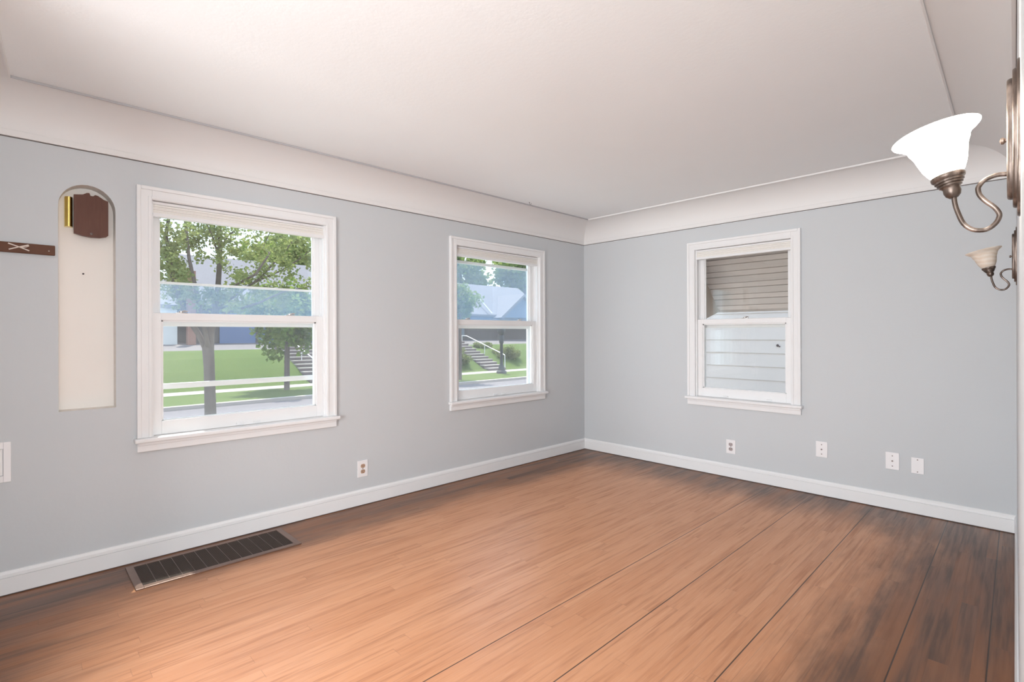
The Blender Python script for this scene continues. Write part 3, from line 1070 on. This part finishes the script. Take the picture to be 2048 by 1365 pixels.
# ------------------------------------------------------------------ sconces (local: y into the wall, -y into the room, z up, origin on the wall at plate centre)
def sconce(loc, label, lit):
    root = empty('wall_sconce', loc, -r90 + math.atan(K))
    tag(root, label, 'wall lamp', 'wall sconces')

    def plate(hw_, hh, y0_, y1_):
        mb = MB()
        ring = []
        for k in range(48):
            a = 2 * PI * k / 48
            ca, sa = math.cos(a), math.sin(a)
            ring.append((hw_ * math.copysign(abs(ca) ** 0.75, ca), hh * math.copysign(abs(sa) ** 0.75, sa)))
        bm = mb.bm
        loops = []
        e = (y0_ - y1_) * 0.45
        for (sc, yy) in ((1.0, y0_), (1.0, y0_ - e), (1 - e / hw_ * 0.35, y1_ + e * 0.35), (1 - e / hw_ * 1.0, y1_)):
            loops.append([bm.verts.new((p * sc, yy, q_ * (1 - (1 - sc) * hw_ / hh))) for p, q_ in ring])
        for l0, l1 in zip(loops, loops[1:]):
            for k in range(48):
                bm.faces.new((l0[k], l0[(k + 1) % 48], l1[(k + 1) % 48], l1[k]))
        bm.faces.new(loops[-1])
        bm.faces.new(loops[0][::-1])
        return mb

    plate(0.056, 0.1215, 0.0, -0.0035).build('outer_back_plate', M['bronze'], root, smooth=True)
    plate(0.046, 0.1080, -0.003, -0.0085).build('middle_back_plate', M['bronze'], root, smooth=True)
    plate(0.036, 0.0945, -0.008, -0.0150).build('inner_back_plate', M['bronze'], root, smooth=True)
    mb = MB()
    mb.lathe([(0.003, 0), (0.003, 0.002), (0.0055, 0.004), (0.005, 0.007), (0.0, 0.009)], (0, -0.0148, 0.0), (0, -1, 0), 16)
    mb.build('finial', M['bronze'], root, smooth=True)
    raw = [(-0.0145, -0.0535), (-0.022, -0.0525), (-0.030, -0.0530), (-0.041, -0.0575), (-0.0475, -0.0655), (-0.0490, -0.0715), (-0.0465, -0.0820),
           (-0.0390, -0.0930), (-0.0300, -0.1030), (-0.0245, -0.1130), (-0.0240, -0.1200), (-0.0275, -0.1285), (-0.0350, -0.1360),
           (-0.0430, -0.1385), (-0.0560, -0.1355), (-0.0670, -0.1240), (-0.0735, -0.1060), (-0.0775, -0.0900), (-0.0790, -0.0740)]
    pts = [Vector((0, a, c_)) for a, c_ in raw]
    sm = []
    for i in range(len(pts) - 1):
        p0, p1, p2, p3 = pts[max(i - 1, 0)], pts[i], pts[i + 1], pts[min(i + 2, len(pts) - 1)]
        for t in (0, 0.33, 0.66):
            sm.append(0.5 * ((2 * p1) + (p2 - p0) * t + (2 * p0 - 5 * p1 + 4 * p2 - p3) * t * t + (3 * p1 - p0 - 3 * p2 + p3) * t ** 3))
    sm.append(pts[-1])
    mb = MB()
    mb.tube(sm, 0.0036, 12)
    mb.build('arm', M['bronze'], root, smooth=True)
    base = Vector((0, -0.0795, -0.0750))
    ax = Vector((0, -0.215, 0.976)).normalized()
    cup = [(0.0, -0.004), (0.006, -0.004), (0.010, 0.000), (0.0120, 0.006), (0.0115, 0.012), (0.0135, 0.015), (0.0155, 0.016), (0.0150, 0.019), (0.0178, 0.020),
           (0.0176, 0.023), (0.0200, 0.024), (0.0198, 0.027), (0.0225, 0.029), (0.0235, 0.033), (0.0225, 0.036), (0.0, 0.036)]
    mb = MB()
    mb.lathe(cup, base, ax, 36)
    mb.build('socket_cup', M['bronze'], root, smooth=True)
    sh = [(0.0195, 0.0), (0.0245, 0.006), (0.0300, 0.018), (0.0340, 0.032), (0.0365, 0.043), (0.0395, 0.050), (0.0415, 0.054), (0.0430, 0.060),
          (0.0480, 0.066), (0.0555, 0.071), (0.0595, 0.0745), (0.0605, 0.0765), (0.0590, 0.0775), (0.0535, 0.0745), (0.0465, 0.0690), (0.0405, 0.0620),
          (0.0380, 0.055), (0.0340, 0.044), (0.0315, 0.033), (0.0275, 0.019), (0.0220, 0.008), (0.0175, 0.003)]
    mb = MB()
    mb.lathe(sh, base + ax * 0.035, ax, 56)
    shade = mb.build('glass_shade', M['shade_lit'] if lit else M['shade_off'], root, smooth=True)
    if lit:
        shade['label'] = 'glowing white bell-shaped glass shade'
    mb = MB()
    bl_ = base + ax * 0.038
    mb.lathe([(0.0, 0), (0.008, 0), (0.009, 0.010), (0.0155, 0.024), (0.0170, 0.032), (0.0135, 0.042), (0.0, 0.047)], bl_, ax, 20)
    mb.build('bulb', M['shade_lit'] if lit else M['shade_off'], root, smooth=True)
    return root


sconce((xr(-3.30), -3.30, 1.5455), 'lit bronze sconce with glowing white bell shade, nearest the camera', True)
sconce((xr(-1.43), -1.43, 1.5600), 'unlit bronze sconce with a beige marbled shade, farther along the right wall', False)


# ------------------------------------------------------------------ outside: ground
def strip(name, prof_, y0_, y1_, mat, label, cat, ny=1):
    bm = bmesh.new()
    rows = []
    for j in range(ny + 1):
        y = y0_ + (y1_ - y0_) * j / ny
        rows.append([bm.verts.new((x, y, z)) for x, z in prof_] + [bm.verts.new((x, y, z - 0.3)) for x, z in prof_[::-1]])
    n = len(rows[0])
    for a, c_ in zip(rows, rows[1:]):
        for k in range(n):
            bm.faces.new((a[k], a[(k + 1) % n], c_[(k + 1) % n], c_[k]))
    bm.faces.new(rows[0])
    bm.faces.new(rows[-1][::-1])
    bmesh.ops.recalc_face_normals(bm, faces=bm.faces)
    me = bpy.data.meshes.new(name)
    bm.to_mesh(me)
    bm.free()
    me.materials.append(mat)
    o = bpy.data.objects.new(name, me)
    COL.objects.link(o)
    return tag(o, label, cat, kind='structure')


Y_0, Y_1 = -25, 70
strip('bounce_slab', [(-0.20, -0.70), (-4.6, -0.78)], Y_0, Y_1, M['bounce_concrete'], 'added unseen pale slab bouncing sun up through the street windows', 'bounce_slab')  # slab added out of sight to bounce sunlight onto the ceiling
strip('ground_front_yard', [(-4.6, -0.80), (-9.55, -1.26)], Y_0, Y_1, M['grass'], 'grass front yard on this side of the street', 'lawn')
strip('street', [(-9.75, -1.40), (-13.7, -1.36), (-17.65, -1.40)], Y_0, Y_1, M['asphalt'], 'pale grey asphalt street seen through the windows', 'street')
strip('curb_near', [(-9.55, -1.26), (-9.75, -1.26)], Y_0, Y_1, M['concrete'], 'concrete curb on this side of the street', 'curb')
strip('curb_far', [(-17.65, -1.27), (-17.85, -1.26)], Y_0, Y_1, M['concrete'], 'concrete curb across the street', 'curb')
strip('ground_boulevard', [(-17.85, -1.27), (-21.6, -1.28)], Y_0, Y_1, M['grass'], 'grass strip between the far curb and the sidewalk', 'lawn')
strip('sidewalk', [(-21.6, -1.275), (-22.9, -1.27)], Y_0, Y_1, M['concrete'], 'pale concrete sidewalk across the street', 'sidewalk')
strip('ground_hillside', [(-22.9, -1.27), (-23.5, -1.14), (-24.8, -0.52), (-26.2, 0.02), (-27.4, 0.30), (-28.6, 0.40)], Y_0, Y_1, M['grass'],
      'sunny green lawn bank rising behind the far sidewalk', 'lawn')
strip('ground_driveway', [(-28.6, 0.39), (-34.0, 0.70), (-70, 1.2)], Y_0, Y_1, M['drive'], 'shaded grey driveway in front of the far houses', 'driveway')
strip('ground_side_yard', [(-0.2, -0.76), (12, -0.76)], T + 0.05, 3.0, M['concrete'], 'narrow paved side yard between the two houses', 'lawn')

random.seed(7)


# ------------------------------------------------------------------ outside: trees
def leaf(bm, p, size, rnd):
    """one folded leaf of two triangles"""
    d = Vector((rnd.gauss(0, 1), rnd.gauss(0, 1), rnd.gauss(0, 0.6))).normalized()
    u = d.cross(Vector((rnd.gauss(0, 1), rnd.gauss(0, 1), rnd.gauss(0, 1)))).normalized()
    nn = d.cross(u)
    L_ = size * rnd.uniform(0.7, 1.3)
    w_ = L_ * 0.42
    a = bm.verts.new(p)
    b_ = bm.verts.new(p + d * L_)
    c_ = bm.verts.new(p + d * L_ * 0.45 + u * w_ + nn * w_ * 0.25)
    e = bm.verts.new(p + d * L_ * 0.45 - u * w_ + nn * w_ * 0.25)
    bm.faces.new((a, c_, b_))
    bm.faces.new((a, b_, e))


def crown(name, mat, root, centres, count, size, seed):
    """leaf clusters: CENTRES is a list of (point, radius)"""
    rnd = random.Random(seed)
    bm = bmesh.new()
    for i in range(count):
        p, r = centres[rnd.randrange(len(centres))]
        v = Vector((rnd.gauss(0, 1), rnd.gauss(0, 1), rnd.gauss(0, 1))).normalized() * (r * rnd.random() ** 0.45)
        leaf(bm, Vector(p) + v, size, rnd)
    me = bpy.data.meshes.new(name)
    bm.to_mesh(me)
    bm.free()
    me.materials.append(mat)
    o = bpy.data.objects.new(name, me)
    COL.objects.link(o)
    o.parent = root
    o.data.transform(Matrix.Translation(root.location).inverted())
    return o


# the street tree in front of the wide window
root = empty('maple_tree', (-8.2, -1.6, -1.16))
tag(root, 'forked street maple with spring leaves right outside the wide window', 'tree')
mb = MB()
mb.tube([(-8.2, -1.60, -1.2), (-8.2, -1.60, -0.38), (-8.2, -1.61, 0.14), (-8.2, -1.62, 0.60), (-8.2, -1.64, 0.96), (-8.2, -1.60, 1.30), (-8.2, -1.52, 1.7),
         (-8.2, -1.46, 2.16), (-8.22, -1.42, 2.77), (-8.25, -1.41, 3.29), (-8.3, -1.40, 4.2), (-8.3, -1.35, 5.4)],
        [0.125, 0.105, 0.100, 0.098, 0.105, 0.075, 0.062, 0.052, 0.045, 0.040, 0.03, 0.012], 14)
rebase(mb.build('trunk', M['bark'], root, smooth=True), root)
LIMBS = [
    ([(-8.2, -1.66, 0.92), (-8.25, -1.80, 1.27), (-8.3, -1.95, 1.54), (-8.3, -2.06, 1.76), (-8.32, -2.20, 2.31), (-8.35, -2.26, 2.69), (-8.35, -2.32, 3.17), (-6.9, -2.36, 4.6)],
     [0.060, 0.055, 0.052, 0.050, 0.045, 0.040, 0.035, 0.012]),
    ([(-8.15, -1.65, 1.0), (-8.0, -1.73, 1.25), (-7.9, -1.82, 1.6), (-7.85, -1.93, 2.14), (-7.85, -2.04, 2.71), (-7.8, -2.12, 3.51), (-7.8, -2.2, 4.6)],
     [0.045, 0.040, 0.038, 0.034, 0.030, 0.025, 0.01]),
    ([(-8.2, -1.51, 1.75), (-8.0, -1.15, 2.08), (-7.9, -0.76, 2.42), (-7.8, -0.40, 2.88), (-7.8, -0.13, 3.23), (-7.8, 0.1, 3.9)], [0.030, 0.024, 0.020, 0.016, 0.013, 0.006]),
    ([(-8.2, -1.46, 2.06), (-6.9, -1.15, 2.39), (-7.0, -0.86, 2.83), (-8.6, -0.45, 3.20), (-8.6, -0.2, 3.8)], [0.026, 0.022, 0.018, 0.013, 0.005]),
    ([(-7.93, -0.86, 2.33), (-7.8, -0.35, 2.61), (-7.7, -0.03, 2.86), (-7.6, 0.37, 3.24), (-7.6, 0.7, 3.6)], [0.020, 0.017, 0.014, 0.010, 0.004]),
    ([(-8.22, -1.42, 2.77), (-8.1, -1.56, 3.16), (-8.0, -1.69, 3.40), (-8.0, -1.8, 3.9)], [0.022, 0.018, 0.014, 0.005]),
    ([(-8.22, -1.42, 2.98), (-8.3, -1.24, 3.31), (-6.9, -1.10, 3.53), (-6.9, -0.9, 4.1)], [0.022, 0.018, 0.014, 0.005]),
    ([(-8.33, -2.25, 2.50), (-8.2, -2.37, 2.78), (-8.1, -2.47, 2.95), (-8.1, -2.7, 3.3)], [0.020, 0.016, 0.012, 0.005]),
    ([(-8.35, -2.28, 2.98), (-8.2, -2.37, 3.16), (-8.1, -2.46, 3.34), (-8.0, -2.7, 3.7)], [0.016, 0.013, 0.010, 0.004]),
    ([(-8.3, -2.22, 2.35), (-8.3, -2.40, 2.62), (-8.3, -2.55, 2.75)], [0.022, 0.016, 0.010]),
    ([(-8.2, -1.55, 1.6), (-6.9, -1.1, 1.85), (-7.0, -0.6, 2.1), (-7.0, 0.0, 2.25), (-7.0, 0.5, 2.5)], [0.028, 0.022, 0.016, 0.010, 0.005]),
]
for p, r in LIMBS:
    mb = MB()
    mb.tube(p, r, 9)
    rebase(mb.build('limb', M['bark'], root, smooth=True), root)
cs = []
rnd = random.Random(3)
for p, r in LIMBS:
    pv = [Vector(x) for x in p]
    for i in range(1, len(pv)):
        if pv[i].z < 1.7:
            continue
        for k in range(3):
            c0 = pv[i - 1].lerp(pv[i], rnd.random()) + Vector((rnd.gauss(0, 0.35), rnd.gauss(0, 0.22), rnd.gauss(0, 0.2)))
            if c0.z > 1.75:
                cs.append((c0, rnd.uniform(0.12, 0.26)))
for k in range(34):
    yy = rnd.uniform(-2.5, 0.9)
    zz = rnd.uniform(1.75, 3.8)
    if yy > -1.4 and zz > 1.7 or zz > 2.3:
        cs.append((Vector((rnd.uniform(-9.2, -7.2), yy, zz)), rnd.uniform(0.12, 0.26)))
for k in range(60):
    cs.append((Vector((rnd.uniform(-10.2, -6.4), rnd.uniform(-4.4, 2.0), rnd.uniform(3.7, 6.3))), 0.4))
crown('leaves', M['leaf'], root, cs, 16500, 0.066, 5)


def small_tree(loc, top, rad, trunk_r, count, size, seed, label, mat='leaf2', zlow=None, name='street_tree', squash=1.0):
    root = empty(name, loc)
    tag(root, label, 'tree')
    l = Vector(loc)
    mb = MB()
    mb.tube([l + Vector((0, 0, -0.1)), l + Vector((0, 0.02, (top) * 0.4)), l + Vector((0, 0, top * 0.85))], [trunk_r * 1.15, trunk_r, trunk_r * 0.3], 10)
    rebase(mb.build('trunk', M['bark'], root, smooth=True), root)
    rnd = random.Random(seed)
    zc_ = l.z + top - rad * squash
    cs_ = []
    for k in range(46):
        v = Vector((rnd.gauss(0, 1), rnd.gauss(0, 1), rnd.gauss(0, 1))).normalized() * rad * rnd.uniform(0.3, 0.85)
        v.z *= squash
        cs_.append((Vector((l.x, l.y, zc_)) + v, rad * 0.30))
    crown('leaves', M[mat], root, cs_, count, size, seed + 1)
    return root


small_tree((-20.7, 4.55, -1.28), 5.2, 1.95, 0.11, 6500, 0.20, 11, 'bushy green boulevard tree beyond the street maple, at the foot of the steps')
small_tree((-19.0, 13.3, -1.28), 5.4, 1.25, 0.085, 2500, 0.17, 21, 'slim young boulevard tree at the left of the corner window view')
small_tree((-28.3, 16.6, 0.35), 4.2, 1.7, 0.12, 3500, 0.22, 31, 'low leafy tree at the top of the far steps', squash=0.8)
small_tree((-46, 34.0, 0.9), 11.5, 4.6, 0.35, 5000, 0.55, 41, 'large tree rising behind the roof in the corner window', name='background_tree')
small_tree((-45, 45.0, 0.9), 13.5, 4.6, 0.35, 5000, 0.55, 51, 'tall tree right of the gable in the corner window', name='background_tree')
small_tree((-46, 13.0, 0.9), 10.5, 4.2, 0.35, 4000, 0.55, 61, 'large tree behind the house across the street', name='background_tree')
small_tree((-42, 0.6, 0.7), 4.0, 2.2, 0.2, 2500, 0.35, 71, 'round tree at the left of the white house wing', name='background_tree')


def shrub(loc, r, hgt, count, seed, label):
    root = empty('shrub', loc)
    tag(root, label, 'shrub', 'shrubs beside the far steps')
    rnd = random.Random(seed)
    l = Vector(loc)
    cs_ = []
    for k in range(26):
        a = rnd.uniform(0, 2 * PI)
        rr = r * rnd.random() ** 0.5
        cs_.append((l + Vector((rr * math.cos(a) * 0.7, rr * math.sin(a), rnd.uniform(0.1, hgt) * (1 - 0.5 * rr / r))), r * 0.26))
    mb = MB()
    for k in range(6):
        a = k * PI / 3
        mb.tube([l, l + Vector((0.3 * r * math.cos(a), 0.5 * r * math.sin(a), hgt * 0.8))], [0.02, 0.008], 6)
    rebase(mb.build('stems', M['bark'], root), root)
    crown('foliage', M['shrubleaf'], root, cs_, count, 0.13, seed + 1)


shrub((-24.2, 17.2, -0.75), 1.0, 0.85, 2200, 101, 'spreading shrub low on the bank, left of the far steps')
shrub((-25.6, 17.9, -0.2), 0.8, 0.65, 1600, 103, 'flat shrub upper on the bank, left of the far steps')
shrub((-25.0, 22.7, -0.45), 1.2, 0.75, 2200, 105, 'wide shrub on the bank, right of the far steps')
shrub((-27.1, 22.0, 0.18), 0.75, 0.45, 900, 107, 'small shrub behind the handrail on the bank')


# ------------------------------------------------------------------ outside: steps, lamp post
def steps(y0_, y1_, yr, label):
    root = empty('garden_steps', (-22.9, (y0_ + y1_) / 2, -1.27))
    tag(root, label, 'steps', 'concrete steps up the bank')
    x, z_ = -22.95, -1.27
    n = 11
    dx, dz = 0.46, 2.0 / n
    for k in range(n):
        mb = MB()
        mb.box(x - dx - 0.05, x, y0_, y1_, z_ - 0.35, z_ + dz - 0.05)
        rs = mb.build('riser', M['riser'], root)
        rebase(rs, root)
        mb = MB()
        mb.box(x - dx - 0.05, x + 0.03, y0_, y1_, z_ + dz - 0.05, z_ + dz)
        rebase(mb.build('tread', M['concrete'], root), root)
        x -= dx
        z_ += dz
    mb = MB()
    mb.tube([(-23.3, yr, -1.10), (-23.3, yr, -0.25), (-27.6, yr, 1.12), (-28.2, yr, 1.15), (-28.2, yr, 0.3)], 0.035, 8)
    mb.tube([(-25.5, yr, -0.4), (-25.5, yr, 0.45)], 0.025, 8)
    rebase(mb.build('handrail', M['rail'], root, smooth=True), root)


steps(6.6, 8.6, 7.15, 'concrete steps with a handrail at the right edge of the wide window view')
steps(18.9, 20.5, 20.75, 'concrete steps with a pale handrail between shrubs in the corner window view')

root = empty('lamp_post', (-20.8, 18.1, -1.28))
tag(root, 'dark ornamental lamp post on the far boulevard in the corner window view', 'lamp post')
mb = MB()
mb.lathe([(0.0, 0), (0.33, 0), (0.33, 0.12), (0.30, 0.16), (0.24, 0.20), (0.22, 0.32), (0.16, 0.45), (0.12, 0.60), (0.0, 0.60)], n=16)
mb.build('base', M['iron'], root, smooth=True)
mb = MB()
mb.lathe([(0.0, 0.55), (0.12, 0.55), (0.10, 0.75), (0.095, 1.9), (0.13, 1.95), (0.15, 2.0), (0.15, 2.4), (0.10, 2.46), (0.0, 2.46)], n=16)
mb.build('post', M['iron'], root, smooth=True)
mb = MB()
mb.lathe([(0.0, 2.44), (0.12, 2.46), (0.22, 2.60), (0.25, 2.8), (0.20, 3.0), (0.08, 3.12), (0.0, 3.2)], n=16)
mb.build('lantern', M['iron'], root, smooth=True)


# ------------------------------------------------------------------ outside: houses
def house(y0_, y1_, xf, depth, zb, eave, ridge, wallm, label, parts):
    root = empty('house', (xf, (y0_ + y1_) / 2, zb))
    tag(root, label, 'house')
    mb = MB()
    mb.box(xf - depth, xf, y0_, y1_, zb - 1, eave)
    rebase(mb.build('walls', wallm, root), root)
    mb = MB()
    xm = xf - depth / 2
    o_ = 0.2
    mb.poly([(xf + o_, y0_ - o_, eave - 0.1), (xm, y0_ - o_, ridge), (xf - depth - o_, y0_ - o_, eave - 0.1), (xf - depth - o_, y0_ - o_, eave + 0.1),
             (xm, y0_ - o_, ridge + 0.22), (xf + o_, y0_ - o_, eave + 0.1)], (0, y1_ - y0_ + 2 * o_, 0))
    rebase(mb.build('roof', M['roof'], root), root)
    for (nm, a, c_, z0, z1, proud, mat) in parts:
        mb = MB()
        mb.box(xf - 0.02, xf + proud, a, c_, z0, z1)
        rebase(mb.build(nm, mat, root), root)
    return root


h1 = house(3.7, 15.0, -34, 9, 0.6, 3.2, 6.7, M['darkwall'], 'low house with grey roof and blue garage door behind the boulevard tree',
           [('garage_door', 5.2, 7.4, 0.65, 2.7, 0.05, M['door']), ('porch_wall', 7.6, 14.9, 0.6, 3.1, 0.03, M['bluewall']),
            ('window', 9.0, 10.6, 1.3, 2.6, 0.06, M['pane'])])
mb = MB()
mb.box(-33.4, -32.9, 3.2, 3.62, 0.5, 5.2)
rebase(mb.build('brick_chimney', M['brick'], h1), h1)
house(-0.6, 2.75, -33.5, 6, 0.6, 3.0, 4.8, M['whitewall'], 'white sided house wing left of the brick chimney',
      [('window', 0.3, 1.2, 1.2, 2.4, 0.05, M['pane'])])
house(-12, -3.0, -38, 8, 0.6, 3.0, 5.2, M['bluewall'], 'blue house far left behind the maple trunk', [('window', -7, -5.5, 1.3, 2.5, 0.05, M['pane'])])
h2 = house(20.5, 37.0, -34, 9, 0.6, 3.05, 6.3, M['darkwall'], 'house with a long pale roof and front gable in the corner window view',
           [('window', 24.0, 25.6, 1.0, 2.3, 0.06, M['pane']), ('porch_wall', 21.0, 30.0, 1.9, 3.0, 0.05, M['bluewall'])])
mb = MB()
mb.poly([(-33.2, 29.6, 2.9), (-33.2, 35.3, 2.9), (-33.2, 32.45, 5.1)], (-4, 0, 0))
rebase(mb.build('gable_wall', M['bluewall'], h2), h2)
mb = MB()
mb.poly([(-32.8, 29.2, 2.85), (-32.8, 29.5, 2.75), (-32.8, 32.45, 5.05), (-32.8, 35.4, 2.75), (-32.8, 35.7, 2.85), (-32.8, 32.45, 5.3)], (-5, 0, 0))
rebase(mb.build('gable_roof', M['roof'], h2), h2)
mb = MB()
mb.tube([(-33.4, 28.6, 3.2), (-35.2, 28.6, 4.7)], 0.07, 8)
rebase(mb.build('downspout', M['whitewall'], h2), h2)

# ------------------------------------------------------------------ outside: sun-blocking eave, neighbour, awning
mb = MB()
mb.box(-0.675, -T - 0.02, -6, -3.24, 2.56, 2.66)
mb.box(-0.82, -T - 0.02, -3.24, 1.2, 2.56, 2.66)  # unseen step added so only a sliver of sun reaches the vent
tag(mb.build('sun_block_eave', M['soffit']), 'unseen stepped eave above the street windows, shaped to block the sun', 'eave', kind='structure')

root = empty('neighbour_house', (1.5, 3.06, -0.76))
tag(root, 'white lap sided neighbouring house wall close outside the end wall window', 'house')
mb = MB()
EX = 0.188
zb = 1.154 - EX * 11
k = 0
while zb + k * EX < 5.2:
    z0 = zb + k * EX
    mb.poly([(-2.5, 3.060, z0), (-2.5, 3.069, z0 + EX), (-2.5, 3.10, z0 + EX), (-2.5, 3.10, z0)], (10.5, 0, 0))
    k += 1
rebase(mb.build('lap_siding', M['siding'], root), root)
mb = MB()
for k2 in range(k):
    mb.box(-2.5, 8, 3.0585, 3.0625, zb + k2 * EX - 0.003, zb + k2 * EX)
rebase(mb.build('siding_gaps', M['sidingline'], root), root)
mb = MB()
mb.box(-2.5, 8, 3.10, 3.3, -1.2, 5.2)
rebase(mb.build('wall_body', M['siding'], root), root)
mb = MB()
mb.lathe([(0, 0), (0.018, 0), (0.014, 0.012), (0, 0.014)], (0.93, 3.062, 1.075), (0, -1, 0), 10)
mb.lathe([(0, 0), (0.010, 0), (0.008, 0.010), (0, 0.012)], (0.955, 3.062, 1.06), (0, -1, 0), 10)
rebase(mb.build('bolt', M['slot'], root), root)

root = empty('window_awning', (W3C, T, 2.2))
tag(root, 'slatted taupe metal awning hung outside the end wall window', 'awning')
ax0, ax1 = 1.03, 2.30
yA, zA, yB, zB = T + 0.03, 2.30, 1.00, 1.50
mb = MB()
ns = 15
dv = Vector((0, yB - yA, zB - zA))
Lc = dv.length
dv.normalize()
nv = Vector((0, -dv.z, dv.y))          # towards the sky
if nv.z < 0:
    nv = -nv
P0 = Vector((ax0, yA, zA))
mb.poly([P0, P0 + dv * Lc, P0 + dv * Lc + nv * 0.006, P0 + nv * 0.006], (ax1 - ax0, 0, 0))
pt = Lc / ns
for k in range(ns):
    a, b_ = pt * k + 0.004, pt * (k + 1) - 0.005
    d0, d1 = (0.020, 0.032) if k % 2 else (0.030, 0.020)
    mb.poly([P0 + dv * a, P0 + dv * b_, P0 + dv * b_ - nv * d1, P0 + dv * a - nv * d0], (ax1 - ax0, 0, 0))
mb.box(ax0, ax1, yB - 0.005, yB + 0.02, zB - 0.035, zB + 0.02)
rebase(mb.build('slatted_canopy', M['awning'], root), root)
for nm, x in (('side_wing', ax0), ('side_wing', ax1)):
    mb = MB()
    mb.poly([(x, yA, zA), (x, yB, zB), (x, yB - 0.02, zB - 0.03), (x, 0.55, 1.36), (x, yA, 1.30)], (0.012, 0, 0))
    rebase(mb.build(nm, M['awnside'], root), root)
